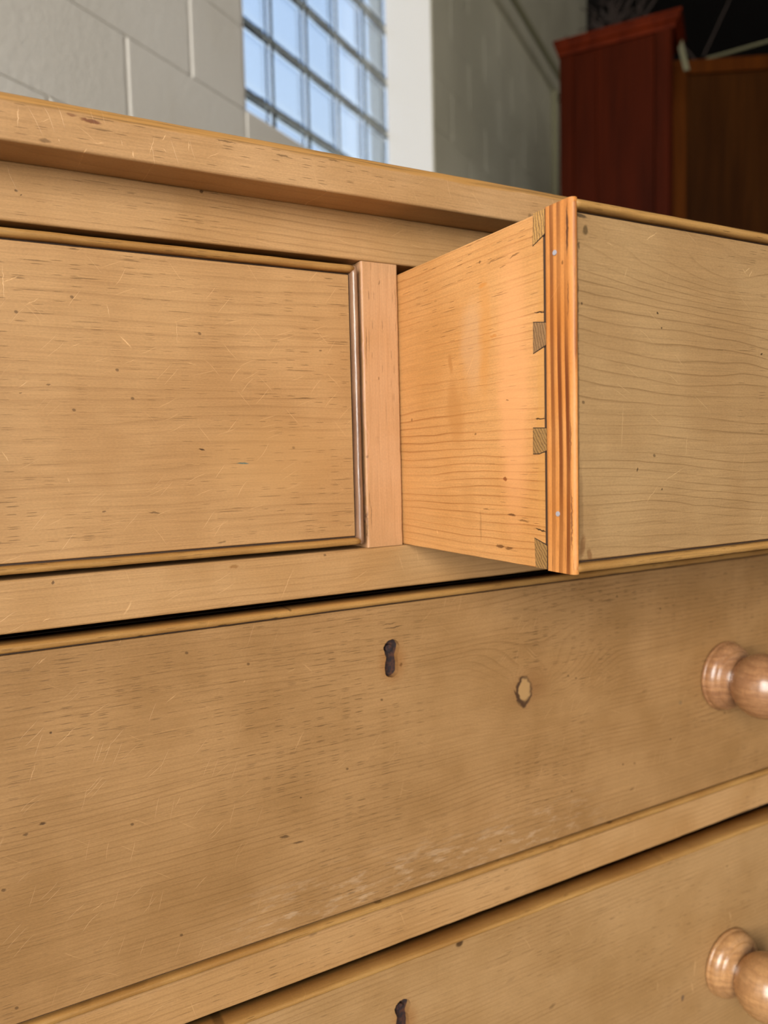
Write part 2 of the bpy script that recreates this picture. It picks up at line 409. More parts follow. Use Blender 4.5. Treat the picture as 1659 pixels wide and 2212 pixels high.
SDM = [(-.1070,1.0217,.0045,.0006,-.15,.6),(-.0982,1.0187,.0030,.0005,-.1,.45),(-.0892,1.0230,.0040,.0005,-.15,.4),(-.1005,0.9550,.0016,.0004,0,.5),
       (-.1030,0.8999,.0038,.0008,.0,.8),(-.0936,0.8837,.0045,.0009,0,.75),(-.1009,0.8833,.0040,.0010,0,.7),(-.0979,0.9171,.0020,.0012,0,.8,S(120,56,14)),
       (-.1117,0.8975,.0050,.0006,.05,.6),(-.1249,0.9926,.0050,.0004,.15,.95,S(40,24,12)),(-.1244,0.94485,.0050,.0004,.05,.95,S(40,24,12)),
       (-.1240,0.8940,.0055,.0004,.15,.95,S(40,24,12)),(-.0825,0.9016,.0035,.0005,0,.5),(-.0388,1.0134,.002,.0005,0,.3),(-.082,1.013,.0045,.0013,-.12,.5,S(196,124,48)),
       (-.090,0.9870,.0035,.0010,0,.5,S(190,114,40)),(-.0775,0.893,.0010,.0100,0,.25)]
SDW = ((-.083,0.988,.0070,.040,0,S(200,136,66),.4),(-.072,0.985,.012,.030,0,S(206,166,126),.35),(-.052,0.978,.0035,.0065,-.3,S(174,118,62),.6),
       (-.056,0.952,.010,.024,-.2,S(178,122,64),.5),(-.105,0.96,.016,.085,0,S(226,162,108),.55),(-.125,0.955,.0045,.09,0,S(196,142,76),.5),
       (-.066,0.905,.009,.02,0,S(182,130,74),.35))
M_SIDE = wood('pine_drawer_side', 1, 2, base=S(206,152,94), base2=S(196,140,80), dark=S(150,90,40), freq=250, ringk=0.72, warp=0.75, warp2=0.25,
              seed=5.2, scratch=0.25, pore=0.7, late=(0.66, 0.96), marks=SDM, washes=SDW, rough=0.5, spec=0.35,
              lights=((-.0639,.9661,-.0767,.9834,.0002,.6),(-.0367,.8850,-.0360,.8880,.0008,.6)))
M_STRIP = wood('pine_bead_strip_side', 2, 1, base=S(214,150,86), base2=S(198,126,58), dark=S(106,48,12), freq=215, ringk=0.95, warp=0.30, warp2=0.06,
               seed=3.0, scratch=0.2, pore=1.2, late=(0.22, 0.62), blotchk=1.0,
               marks=((1.024,-.1432,.013,.0009,0.0,.85,S(58,28,18)),(0.995,-.1435,.010,.0005,0,.6,S(80,40,22)),(0.955,-.1420,.012,.0003,0,.6,S(90,46,22)),
                      (0.935,-.1445,.012,.0004,0,.6,S(90,46,22)),(0.90,-.1448,.018,.0005,0,.7,S(90,52,30)),(0.925,-.1438,.006,.0004,0,.5,S(90,52,30))))
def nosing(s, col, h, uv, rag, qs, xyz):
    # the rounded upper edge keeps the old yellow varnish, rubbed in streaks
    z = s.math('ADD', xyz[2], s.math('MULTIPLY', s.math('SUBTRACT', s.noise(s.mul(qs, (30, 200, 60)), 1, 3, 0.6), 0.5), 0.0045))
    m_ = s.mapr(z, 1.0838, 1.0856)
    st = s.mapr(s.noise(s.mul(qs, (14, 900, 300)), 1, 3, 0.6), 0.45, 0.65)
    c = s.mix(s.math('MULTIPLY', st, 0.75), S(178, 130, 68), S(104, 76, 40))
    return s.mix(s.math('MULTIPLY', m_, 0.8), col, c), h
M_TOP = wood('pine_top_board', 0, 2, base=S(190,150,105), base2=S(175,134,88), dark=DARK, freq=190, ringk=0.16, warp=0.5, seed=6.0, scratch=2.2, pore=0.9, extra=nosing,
             marks=((0.0595,1.0822,.0058,.0011,-.08,.9,S(112,66,40)),(0.0515,1.0834,.0026,.0008,0,.6,S(112,66,40)),(0.1508,1.0820,.004,.0007,0,.6),
                    (0.1792,1.0842,.004,.0006,0,.6),(0.0400,1.0704,.003,.0012,0,.5),(0.1215,1.0840,.006,.0005,0,.6),(0.31,1.072,.002,.003,0.2,.4),(0.27,1.086,.02,.0006,0,.4)),
             lights=((0.0299,1.0840,0.0294,1.0733,.0004,.6),(0.0372,1.0776,0.0433,1.0807,.0003,.5),(0.0552,1.0679,0.0577,1.0699,.0004,.7),(0.0768,1.0725,0.0773,1.0690,.0005,.8),
                     (0.0588,1.0729,0.0657,1.0737,.0003,.6),(0.0719,1.0768,0.0728,1.0732,.0003,.6),(0.0840,1.0705,0.0877,1.0816,.0003,.5),(0.0926,1.0824,0.0907,1.0790,.0003,.7),
                     (0.1028,1.0821,0.1032,1.0758,.0003,.6),(0.1195,1.0793,0.1102,1.0737,.0003,.5),(0.0906,1.0758,0.0927,1.0740,.0003,.6),(0.0462,1.0708,0.0453,1.0722,.0004,.5)))
M_RAIL = wood('pine_rail', 0, 2, base=S(186,146,99), base2=S(172,131,83), dark=DARK, freq=280, ringk=0.32, warp=0.5, warp2=0.18, seed=8.0, scratch=1.2, pore=1.3,
              marks=((0.1158,1.0672,.0012,.0014,0,.8),(0.0292,1.0553,.0010,.0008,0,.7),(0.0310,1.0535,.0006,.0005,0,.7),(0.1250,0.8724,.0034,.0011,0,.6,S(128,84,36)),
                     (0.0355,0.8730,.0008,.0012,-.5,.7),(0.30,0.8490,.0012,.001,0,.5)),
              lights=((0.0666,.8522,.0722,.8613,.0007,.5),(0.0294,.8542,.0336,.8566,.0003,.6),(0.1491,.8479,.1610,.8715,.0004,.35)))
M_DIV = wood('pine_divider', 2, 0, base=S(198,152,110), base2=S(188,140,94), dark=S(150,100,54), freq=150, ringk=0.10, warp=0.3, seed=9.0, scratch=0.2, pore=1.0,
             marks=((0.9295,0.2075,.0012,.0012,0,.5),(0.9750,0.2165,.0012,.0006,.3,.5),(0.890,0.2069,.012,.0004,0,.6),(1.022,0.2290,.010,.0003,0,.5),(1.030,.2185,.0018,.0005,.3,.5),(0.895,.2092,.010,.0003,0,.6),(0.905,.2085,.006,.0003,0,.6),(0.99,.2088,.012,.0003,0,.4)),
             washes=((0.96,.2068,.12,.0007,0,S(206,156,128),.5),))
M_BEAD = wood('pine_cock_bead', 0, 2, base=S(178,136,78), base2=S(158,114,60), dark=S(110,70,32), freq=300, ringk=0.25, warp=0.6, seed=10.0, scratch=0.5, pore=1.8, rough=0.38,
              marks=((0.074,0.8425,.0022,.0008,0,.7),(0.116,0.8425,.0035,.0010,0.1,.7),(0.145,0.8425,.0028,.0009,0.1,.7)))
M_BEADV = wood('pine_cock_bead_upright', 2, 1, base=S(158,122,94), base2=S(116,82,60), dark=S(62,38,28), freq=520, ringk=0.5, warp=0.25, warp2=0.04, seed=11.0, scratch=0.2, pore=1.6, rough=0.26, spec=0.8)
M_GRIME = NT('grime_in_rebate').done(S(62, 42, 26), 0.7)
M_BODY = wood('pine_inner_boards', 0, 2, base=S(150,104,58), base2=S(126,84,46), dark=S(80,50,26), freq=180, ringk=0.3, seed=12.0, scratch=0, pore=0.4)
def endgrain(name, base, ang, freq):
    s = NT(name); tcn = s.n('ShaderNodeTexCoord'); tcn.object = ROOT
    p = s.vm('ADD', tcn.outputs['Object'], tuple(CH)); xyz = s.sep(p)
    t = s.math('ADD', s.math('MULTIPLY', xyz[1], freq*math.cos(ang)), s.math('MULTIPLY', xyz[2], freq*math.sin(ang)))
    t = s.math('ADD', t, s.math('MULTIPLY', s.noise(s.mul(p, (300, 300, 300)), 1, 2), 1.1))
    fr = s.math('FRACT', t)
    lw = s.math('MULTIPLY', s.mapr(fr, 0.45, 0.8), s.mapr(fr, 0.88, 1.0, 1, 0))
    col = s.mix(s.math('MULTIPLY', lw, 0.75), base, S(96, 66, 34))
    col = s.vm('SCALE', col, None, s.mapr(s.noise(s.mul(p, (1500, 1500, 1500)), 1, 2), 0.3, 0.7, 0.85, 1.15))
    return s.done(col, 0.6, lw, 0.4, 0.0003)
M_PIN = [endgrain('pin_end_grain_a', S(180, 136, 74), -0.10, 620), endgrain('pin_end_grain_b', S(140, 106, 68), -0.25, 640), endgrain('pin_end_grain_c', S(150, 114, 64), -0.62, 640)]
M_GAP = NT('joint_gap_shadow_line').done(S(46, 30, 18), 0.8)
M_NAIL = NT('nail_steel').done(S(176, 176, 186), 0.42); M_NAIL.node_tree.nodes['Principled BSDF'].inputs['Metallic'].default_value = 0.25
def iron():
    s = NT('rusty_lock_iron'); tcn = s.n('ShaderNodeTexCoord'); p = tcn.outputs['Object']
    n = s.noise(p, 420, 3, 0.6)
    return s.done(s.mix(s.mapr(n, 0.4, 0.65), S(40, 32, 36), S(78, 48, 38)), 0.5, n, 0.5, 0.0004, 0.6)
M_IRON = iron()
def knobmat(name, a, b):
    s = NT(name); tcn = s.n('ShaderNodeTexCoord'); p = tcn.outputs['Object']
    n = s.noise(s.mul(p, (60, 60, 400)), 1, 3, 0.6); n2 = s.noise(p, 60, 2, 0.5)
    sp = s.noise(s.mul(p, (500, 500, 120)), 1, 3, 0.65)
    col = s.mix(s.mapr(n, 0.35, 0.65), a, b)
    col = s.mix(s.mapr(n2, 0.45, 0.7, 0, 0.4), col, tuple(c*0.7 for c in a))
    col = s.vm('SCALE', col, None, s.mapr(sp, 0.3, 0.7, 0.9, 1.08))
    m = s.done(col, s.mapr(n, 0.3, 0.7, 0.24, 0.32), n, 0.12, 0.0002, 0.6)
    s.b.inputs['Coat Weight'].default_value = 0.35; s.b.inputs['Coat Roughness'].default_value = 0.22
    return m
M_KNOB = knobmat('turned_beech_knob', S(172, 126, 86), S(148, 104, 70))
M_KNOB2 = knobmat('turned_beech_knob_paler', S(190, 144, 96), S(166, 122, 80))

def paint(name='painted_block', c1=S(232, 229, 222), c2=S(224, 220, 211), c3=S(206, 198, 182)):
    s = NT(name); tcn = s.n('ShaderNodeTexCoord'); tcn.object = ROOT
    p = tcn.outputs['Object']
    a = s.noise(p, 60, 3, 0.55); b = s.noise(p, 230, 2, 0.5); c = s.noise(p, 1.6, 2, 0.5); d = s.noise(s.mul(p, (3, 3, 0.7)), 3, 3, 0.6)
    col = s.mix(s.mapr(c, 0.35, 0.65), c1, c2)
    col = s.mix(s.mapr(d, 0.5, 0.75, 0, 0.25), col, c3)
    h = s.math('ADD', s.math('MULTIPLY', a, 1.0), s.math('MULTIPLY', b, 0.5))
    return s.done(col, 0.42, h, 0.55, 0.0018, 0.4)
M_PAINT = paint()
M_PAINT_DIM = paint('painted_block_light_falloff', S(204, 200, 180), S(190, 186, 166), S(164, 156, 144))  # light falloff along the far wall put into a duller, greener colour
M_JAMB = NT('painted_reveal').done(S(240, 237, 232), 0.6)
def glass():
    s = NT('glass_block_glass')
    s.b.inputs['Transmission Weight'].default_value = 1.0; s.b.inputs['IOR'].default_value = 1.46
    return s.done(S(240, 248, 254), 0.12)
M_GLASS = glass()
M_MORTAR = NT('window_mortar').done(S(196, 200, 190), 0.7)
M_FLOOR = (lambda s: s.done(s.mix(s.noise(s.n('ShaderNodeTexCoord').outputs['Object'], 3, 4), S(112, 106, 98), S(92, 86, 80)), 0.6))(NT('concrete_floor'))
M_DARKWALL = (lambda s: s.done(s.mix(s.noise(s.n('ShaderNodeTexCoord').outputs['Object'], 5, 4), S(26, 18, 14), S(14, 10, 8)), 0.8))(NT('dark_boards'))
M_NEARWALL = NT('pale_painted_wall').done(S(214, 206, 192), 0.7)
def cab(name, a, b):
    s = NT(name); p = s.n('ShaderNodeTexCoord').outputs['Object']
    n = s.noise(s.mul(p, (9, 9, 0.9)), 1, 3, 0.6); k = s.noise(s.mul(p, (70, 70, 3)), 1, 2, 0.6)
    col = s.mix(s.mapr(n, 0.35, 0.65), a, b)
    col = s.vm('SCALE', col, None, s.mapr(k, 0.3, 0.7, 0.85, 1.12))
    return s.done(col, 0.6, k, 0.1, 0.0005, 0.04)
M_RED = cab('red_brown_wardrobe', S(62, 18, 3), S(48, 13, 2))
M_CORN = cab('red_brown_cornice', S(90, 30, 9), S(72, 22, 6))
M_BROWN = cab('brown_door', S(54, 27, 4), S(44, 20, 2))
M_BROWN2 = cab('brown_door_frame', S(78, 38, 5), S(66, 30, 3))
M_TWIG = NT('dry_twigs').done(S(44, 32, 26), 0.8)
M_LATH = NT('weathered_lath').done(S(96, 92, 66), 0.7)
M_PIPE = NT('grey_green_pipe').done(S(150, 146, 118), 0.5)

# ------------------------------------------------------------------ the room
U0, U1, NR, CEIL = -4.6, 8.6, -5.4, 4.6
def fbox(name, u0, u1, n0, n1, z0, z1, m, **k):
    bm = bmesh.new(); box(bm, u0, u1, n0, n1, z0, z1, 0, rp); return obj(name, bm, m, **k)
struct(fbox('floor', U0-1.0, U1+.2, NR-.2, WALL+.4, FLOOR-.1, FLOOR, M_FLOOR))
struct(fbox('ceiling', U0-.2, U1+.2, NR-.2, WALL+.4, CEIL, CEIL+.1, M_DARKWALL))
MOD = 0.2032
ZB = 1.816                                      # a bed joint, the sill line of the windows
WU0, WU1, WZ0, WZ1 = 1.648, 1.648+6*MOD, ZB, ZB+6*MOD
XU0, XU1 = 1.648-13*MOD, 1.648-7*MOD            # second window, left of the frame
wl = bmesh.new(); F0, F1 = WALL+.004, WALL+.30
E1 = 5.62                                        # the block wall ends here
for a, b, c, d in ((U0, XU0, FLOOR, CEIL), (XU0, XU1, FLOOR, WZ0), (XU0, XU1, WZ1, CEIL), (XU1, WU0, FLOOR, CEIL),
                   (WU0, WU1, FLOOR, WZ0), (WU0, WU1, WZ1, CEIL), (WU1, E1, FLOOR, CEIL)):
    box(wl, a, b, F0, F1, c, d, 0, rp)
wall_left = struct(obj('wall_left', wl, M_PAINT))
struct(fbox('wall_far', U1, U1+.2, NR, WALL+.4, FLOOR, CEIL, M_DARKWALL))
struct(fbox('wall_far_return', E1, U1, WALL+.12, WALL+.3, FLOOR, CEIL, M_DARKWALL))
struct(fbox('wall_right', U0, U1, NR-.2, NR, FLOOR, CEIL, M_NEARWALL))
wb = bmesh.new()                                # near wall with the wide doorway
for a, b, c, d in ((NR, -2.95, FLOOR, CEIL), (0.25, WALL+.004, FLOOR, CEIL), (-2.95, 0.25, 3.95, CEIL)):
    box(wb, U0-.2, U0, a, b, c, d, 0, rp)
struct(obj('wall_near', wb, M_NEARWALL))
# concrete blocks, each its own piece, proud of the mortar
GAPB = 0.0045
def block_mesh(L_, far):
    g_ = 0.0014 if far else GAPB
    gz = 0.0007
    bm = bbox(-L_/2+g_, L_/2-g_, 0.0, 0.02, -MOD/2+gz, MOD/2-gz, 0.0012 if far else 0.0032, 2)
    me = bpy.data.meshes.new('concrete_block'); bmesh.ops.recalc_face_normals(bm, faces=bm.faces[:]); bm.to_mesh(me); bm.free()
    me.materials.append(M_PAINT_DIM if far else M_PAINT)
    for p in me.polygons: p.use_smooth = False
    return me
BM = {}
def put_block(ua, ub, zc):
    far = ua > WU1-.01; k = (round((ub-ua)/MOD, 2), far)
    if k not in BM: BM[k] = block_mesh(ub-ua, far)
    o = bpy.data.objects.new('concrete_block', BM[k]); COL.objects.link(o)
    o.parent = wall_left; o.location = wloc(wall_left).inverted() @ rp((ua+ub)/2, WALL, zc)
    o.rotation_euler = (0, 0, ROOM_ANG)
for r in range(-9, 12):
    z0 = ZB+r*MOD; zc = z0+MOD/2
    if z0+MOD > CEIL-0.02: continue
    # joints of course r: course above the first bed line has a joint at 1.446, below at 1.243 and 1.648
    off = 1.648+MOD if r % 2 == 0 else 1.648
    start = off-2*MOD*4
    u = start
    while u < E1:
        a, b = u, min(u+2*MOD, E1); u += 2*MOD
        if a < 0.75-2*MOD or b-a < 0.05: continue
        if WZ0-0.01 < z0 < WZ1-0.01:
            if a >= WU0-.01 and b <= WU1+.01: continue
            if a < WU0 < b: b = WU0
            elif a < WU1 < b: a = WU1
        put_block(a, b, zc)
# block reveals of the window openings (painted)
REC = 0.196
def window(name, u0, u1):
    bm = bmesh.new(); nA, nB = WALL+.004, WALL+.30
    t = 0.006
    for a, b, c, d in ((u0, u0+t, WZ0, WZ1), (u1-t, u1, WZ0, WZ1), (u0+t, u1-t, WZ0, WZ0+t), (u0+t, u1-t, WZ1-t, WZ1)):
        box(bm, a, b, nA, nB, c, d, 0, rp)
    wn = struct(obj(name, bm, M_JAMB))
    mo = bmesh.new(); g = 0.0045; m0, m1 = WALL+REC+.004, WALL+REC+.036
    for i in range(0, 7):
        c = u0+i*MOD; box(mo, max(c-g, u0+t), min(c+g, u1-t), m0, m1, WZ0+t, WZ1-t, 0, rp)
        z = WZ0+i*MOD; box(mo, u0+t, u1-t, m0+.0005, m1-.0005, max(z-g, WZ0+t), min(z+g, WZ1-t), 0, rp)
    obj('mortar_grid', mo, M_MORTAR, wn)
    return wn
def glass_mesh():
    h = MOD/2-0.005; d = 0.040; n = 14
    bm = bmesh.new()
    def shell(hh, y0, y1, flip, bulge):
        grid = {}
        for side, y in ((0, y0), (1, y1)):
            for i in range(n+1):
                for j in range(n+1):
                    x = -hh+2*hh*i/n; z = -hh+2*hh*j/n
                    e = max(abs(x), abs(z))/hh
                    k = bulge*max(0, min(1, (1-e)/0.22)); k = k*k*(3-2*k/max(bulge, 1e-9)) if False else k
                    yy = y + (k if side == 0 else -k)
                    grid[side, i, j] = bm.verts.new((x, yy, z))
            for i in range(n):
                for j in range(n):
                    f = [grid[side, i, j], grid[side, i+1, j], grid[side, i+1, j+1], grid[side, i, j+1]]
                    if (side == 1) != flip: f = f[::-1]
                    fc = bm.faces.new(f); fc.smooth = True
        rim = [(i, 0) for i in range(n)]+[(n, j) for j in range(n)]+[(i, n) for i in range(n, 0, -1)]+[(0, j) for j in range(n, 0, -1)]
        for a, b in zip(rim, rim[1:]+rim[:1]):
            f = [grid[0, *a], grid[1, *a], grid[1, *b], grid[0, *b]]
            if flip: f = f[::-1]
            bm.faces.new(f)
    shell(h, 0.0, d, False, 0.0035)
    me = bpy.data.meshes.new('glass_block'); bm.to_mesh(me); bm.free(); me.materials.append(M_GLASS)
    return me
GM = glass_mesh()
for name, u0, u1 in (('window_1', WU0, WU1), ('window_2', XU0, XU1)):
    wn = window(name, u0, u1)
    for i in range(6):
        for j in range(6):
            o = bpy.data.objects.new('glass_block', GM); COL.objects.link(o); o.parent = wn
            o.location = wloc(wn).inverted() @ rp(u0+(i+.5)*MOD, WALL+REC, WZ0+(j+.5)*MOD)
            o.rotation_euler = (0, 0, ROOM_ANG)
            k = 0.962 if i in (0, 5) or j in (0, 5) else 1.0
            o.scale = (k, 1, k)

# ------------------------------------------------------------------ chest of drawers
XL, XR = -0.3313, 0.7687
YB = 0.50
def cobj(name, bm, m, parent=None, **k): return obj(name, bm, m, parent or ROOT, **k)
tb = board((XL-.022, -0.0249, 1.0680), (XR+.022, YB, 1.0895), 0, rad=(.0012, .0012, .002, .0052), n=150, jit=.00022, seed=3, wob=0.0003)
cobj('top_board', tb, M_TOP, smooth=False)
cobj('top_rail', board((XL+.02, 0, 1.0414), (XR-.02, .022, 1.0679), 0, rad=(.0012, .001, .001, .0006), n=130, jit=.0003, seed=5, wob=.0004), M_RAIL)
cobj('drawer_divider', board((.2064, .0, .8761), (.2306, .40, 1.0413), 2, rad=(.0013, .001, .001, .0008), n=50, jit=.0003, seed=7), M_DIV)
RAILS = [(.8505, .8760), (.6275, .6530), (.4045, .4300), (.1340, .1560)]
for i, (a, b) in enumerate(RAILS):
    cobj('drawer_rail', board((XL+.02, 0, a), (XR-.02, .045, b), 0, rad=(.0012, .001, .001, .0014), n=130, jit=.0003, seed=11+i, wob=.0004), M_RAIL)
    cobj('dust_board', bbox(XL+.02, XR-.02, .046, YB-.015, a+.004, a+.014, 0), M_BODY)
for x0 in (XL, XR-.0200):
    cobj('side_panel', board((x0, 0, .10), (x0+.0200, YB-.001, 1.0679), 2, rad=(.0012,)*4, n=30, jit=.0002, seed=21), M_DIV)
cobj('back_panel', bbox(XL+.0201, XR-.0201, YB-.014, YB-.002, .10, 1.0675, 0), M_BODY)
cobj('plinth', board((XL-.012, -.012, FLOOR+.03), (XR+.012, YB, .1335), 0, rad=(.001, .001, .001, .008), n=40, jit=.0002, seed=23), M_RAIL)
for x in (XL+.02, XR-.02):
    for y in (.03, YB-.05):
        b = bmesh.new(); prof = [(0, 0), (.018, 0), (.030, .012), (.030, .026), (.020, .031), (0, .031)]
        rings = [[b.verts.new((x+r*math.cos(t*math.pi/8), y+r*math.sin(t*math.pi/8), FLOOR+z)) for t in range(16)] for r, z in prof[1:-1]]
        for r0, r1 in zip(rings, rings[1:]):
            for t in range(16): b.faces.new((r0[t], r0[(t+1) % 16], r1[(t+1) % 16], r1[t]))
        b.faces.new(rings[0]); b.faces.new(rings[-1])
        cobj('bun_foot', b, M_RAIL)

def bead(x0, x1, z0, z1, side, w, yf, pr, back, n=60, seed=0):
    """half-round strip on one edge of a drawer front"""
    bm = bmesh.new(); rnd = random.Random(seed); rings = []
    horiz = side in ('top', 'bottom')
    a0, a1 = (x0, x1) if horiz else (z0, z1)
    for i in range(n+1):
        t = a0+(a1-a0)*i/n
        jx = mnoise.noise(Vector((t*160, seed*2.7, 0)))*.00022; jz = mnoise.noise(Vector((t*60, seed*5.1, 3)))*.0003
        ring = []
        for q in range(9):
            an = math.pi*q/8
            c = (w/2)*(1-math.cos(an)); o_ = yf - (pr+jx)*(math.sin(an)**0.75)
            if horiz:
                zz = (z1-c if side == 'top' else z0+c)+jz*.6
                ring.append(bm.verts.new((t, o_, zz)))
            else:
                xx = (x0+c if side == 'left' else x1-c)+jz*.6
                ring.append(bm.verts.new((xx, o_, t)))
        for c in (w, 0):
            if horiz: ring.append(bm.verts.new((t, back, z1-c if side == 'top' else z0+c)))
            else: ring.append(bm.verts.new((x0+c if side == 'left' else x1-c, back, t)))
        rings.append(ring)
    m = len(rings[0])
    for r0, r1 in zip(rings, rings[1:]):
        for q in range(m): bm.faces.new((r0[q], r0[(q+1) % m], r1[(q+1) % m], r1[q]))
    bm.faces.new(rings[0]); bm.faces.new(rings[-1][::-1])
    return bm

def cut(o, cutter_bm):
    me = bpy.data.meshes.new('cutter'); bmesh.ops.recalc_face_normals(cutter_bm, faces=cutter_bm.faces[:])
    cutter_bm.to_mesh(me); cutter_bm.free()
    c = bpy.data.objects.new('cutter', me); COL.objects.link(c)
    md = o.modifiers.new('hole', 'BOOLEAN'); md.object = c; md.operation = 'DIFFERENCE'; md.solver = 'EXACT'; md.use_self = True
    dg = bpy.context.evaluated_depsgraph_get(); dg.update()
    new = bpy.data.meshes.new_from_object(o.evaluated_get(dg))
    o.modifiers.clear(); old = o.data; o.data = new; bpy.data.meshes.remove(old)
    bpy.data.objects.remove(c); bpy.data.meshes.remove(me)

def keyhole_pts(cx, cz, seed, lean=0.0, h=.0225, grow=0.0):
    pts = []; N_ = 56
    for i in range(N_):
        t = i/N_*2*math.pi
        # round eye above, slot below
        zt = cz+h/2-.0048; zb = cz-h/2+.0036
        s_, c_ = math.sin(t), math.cos(t)
        if s_ >= 0: x, z = c_*.0056, zt+s_*.0052
        else: x, z = c_*.0046, zb+s_*.0036
        pts.append((x, z))
    # waist between eye and slot
    right = [p for p in pts if p[0] > 0]
    poly = []
    for i, (x, z) in enumerate(pts):
        poly.append((x, z))
        nx, nz = pts[(i+1) % N_]
        if abs(nz-z) > .004:
            for k in range(1, 9):
                f = k/9; zz = z+(nz-z)*f; xx = x+(nx-x)*f
                xx *= 1-.22*math.exp(-((f-.35 if x < 0 else f-.6)/.25)**2)
                poly.append((xx, zz))
    out_ = []
    for x, z in poly:
        j = mnoise.noise(Vector((x*900, z*900, seed)))*.00055
        l = math.hypot(x, (z-cz)*.4)+1e-6
        out_.append((cx+x*(1+grow)+x/l*j+lean*(z-cz), z+(z-cz)*grow+j*.6))
    return out_

KNOB = [(0, -.004), (.0225, -.004), (.0225, .0), (.0262, .0001), (.0272, .0008), (.0275, .0018), (.0271, .0030), (.0262, .0036), (.0264, .0042),
        (.0262, .0058), (.0254, .0076), (.0240, .0092), (.0222, .0104), (.0214, .0108), (.0213, .0116), (.0206, .0122), (.0192, .0130),
        (.0168, .0144), (.0150, .0160), (.0140, .0178), (.0138, .0194), (.0146, .0212)]
R_B, C_B = .0246, .0345
for i in range(16):
    an = math.radians(-52+142*i/15); KNOB.append((max(R_B*math.cos(an), 0) if i < 15 else 0, C_B+R_B*.93*math.sin(an)))
KMESH = {}
def add_knob(parent, x, z, yf, rot, mat):
    if mat.name not in KMESH:
        b = lathe(KNOB, 64); bmesh.ops.recalc_face_normals(b, faces=b.faces[:])
        me = bpy.data.meshes.new('turned_knob'); b.to_mesh(me); b.free(); me.materials.append(mat)
        for p in me.polygons: p.use_smooth = True
        KMESH[mat.name] = me
    o = bpy.data.objects.new('turned_knob', KMESH[mat.name]); COL.objects.link(o); o.parent = parent
    o.location = wloc(parent).inverted() @ Vector((x, yf, z)); o.rotation_euler = (0, rot, 0)
    return o

def drawer(x0, x1, z0, z1, yf, mats, knobs=(), key=None, depth=.42, w=.0042, pr=.0030, strip=False, rot=0.0, pivot=None, seed=0, kmat=None, bvm=None):
    mf, = mats
    g = .0010
    bm = board((x0+w+g, yf, z0+w+g), (x1-w-g, yf+.020, z1-w-g), 0, rad=(.0006, .0004, .0004, .0006), n=80, jit=.00012, seed=seed+31)
    fa = len(bm.faces)
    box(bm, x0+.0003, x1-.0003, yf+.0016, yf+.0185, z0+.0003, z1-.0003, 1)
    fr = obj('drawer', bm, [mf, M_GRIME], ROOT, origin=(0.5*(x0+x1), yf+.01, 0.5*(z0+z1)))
    if key:
        kx, kz, kl = key
        P = lambda a, b, d: Vector((a, d, b))
        cut(fr, extrude_poly(keyhole_pts(kx, kz, seed, kl), P, yf-.004, yf+.0075))
        pl = extrude_poly(keyhole_pts(kx, kz, seed, kl, grow=.10), lambda a, b, d: Vector((a, d, b)), yf+.0042, yf+.0080)
        lk = obj('lock_plate', pl, M_IRON, fr)
        b = bmesh.new(); tube(b, [(kx-.0010, yf+.0060, kz+.0062), (kx-.0010, yf+.0016, kz+.0062)], .0024, .0022, 16)
        obj('lock_pin', b, M_IRON, fr)
    bk = yf+.0150
    for sd, nm in (('top', M_BEAD), ('bottom', M_BEAD), ('left', M_BEADV), ('right', M_BEADV)):
        if strip and sd == 'left': continue
        zz0, zz1 = (z0, z1) if sd in ('top', 'bottom') else (z0+.0008, z1-.0008)
        xx0, xx1 = (x0+(w*.6 if not strip else .0012), x1-w*.6) if sd in ('top', 'bottom') else (x0, x1)
        obj('cock_bead', bead(xx0, xx1, zz0, zz1, sd, w, yf, pr, bk, n=int(max(30, (xx1-xx0 if sd in ('top', 'bottom') else zz1-zz0)*260)), seed=seed+len(sd)), nm, fr, smooth=True)
    # dovetailed box behind
    sy0 = yf+.0165
    for sx0 in (x0, x1-.012):
        b = board((sx0, sy0, z0), (sx0+.012, yf+depth, z1-.0005), 1, rad=(.0004,)*4, n=60, jit=.00025, seed=seed+41)
        obj('drawer_side', b, M_SIDE, fr)
    obj('drawer_back', bbox(x0+.0125, x1-.0125, yf+depth-.012, yf+depth-.001, z0+.012, z1-.012, .0005, 1), M_BODY, fr)
    obj('drawer_bottom', bbox(x0+.0121, x1-.0121, yf+.0205, yf+depth-.002, z0+.006, z0+.012, 0), M_BODY, fr)
    for kx, kz in knobs: add_knob(fr, kx, kz, yf, rot, kmat or M_KNOB)
    return fr

CXc = 0.2187
d1 = drawer(XL+.0205, .2034, .8785, 1.0380, .0000, (M_D1,), knobs=((-.056, .958),), seed=1)
d1['label'] = 'closed short drawer front with scratches and a small teal smudge'
d2 = drawer(XL+.0215, XR-.0215, .6566, .8464, -.0030, (M_D2,), knobs=((CXc-.3015, .7495), (CXc+.3015, .7495)), key=(.2190, .8085, .02), seed=2)
d2['label'] = 'wide drawer front with an iron keyhole and a ragged knot'
d3 = drawer(XL+.0215, XR-.0215, .4330, .6255, -.0080, (M_D3,), knobs=((CXc-.298, .5180), (CXc+.298, .5180)), key=(.2180, .5855, .03), seed=3, kmat=M_KNOB2)
d3.rotation_euler.z = math.radians(-0.8)
d3['label'] = 'lower wide drawer sitting slightly proud of its opening'
d5 = drawer(XL+.0215, XR-.0215, .1590, .4020, -.0020, (M_D3,), knobs=((CXc-.298, .283), (CXc+.298, .283)), seed=4)
YD = -.1436
XS = .2315
d4 = drawer(XS+.0002, XR-.0215, .8763, 1.0368, YD, (M_D4,), knobs=((.490, .958),), seed=5, w=.0040, pr=.0028, strip=True)
d4['label'] = 'short drawer pulled open, showing its orange dovetailed side'
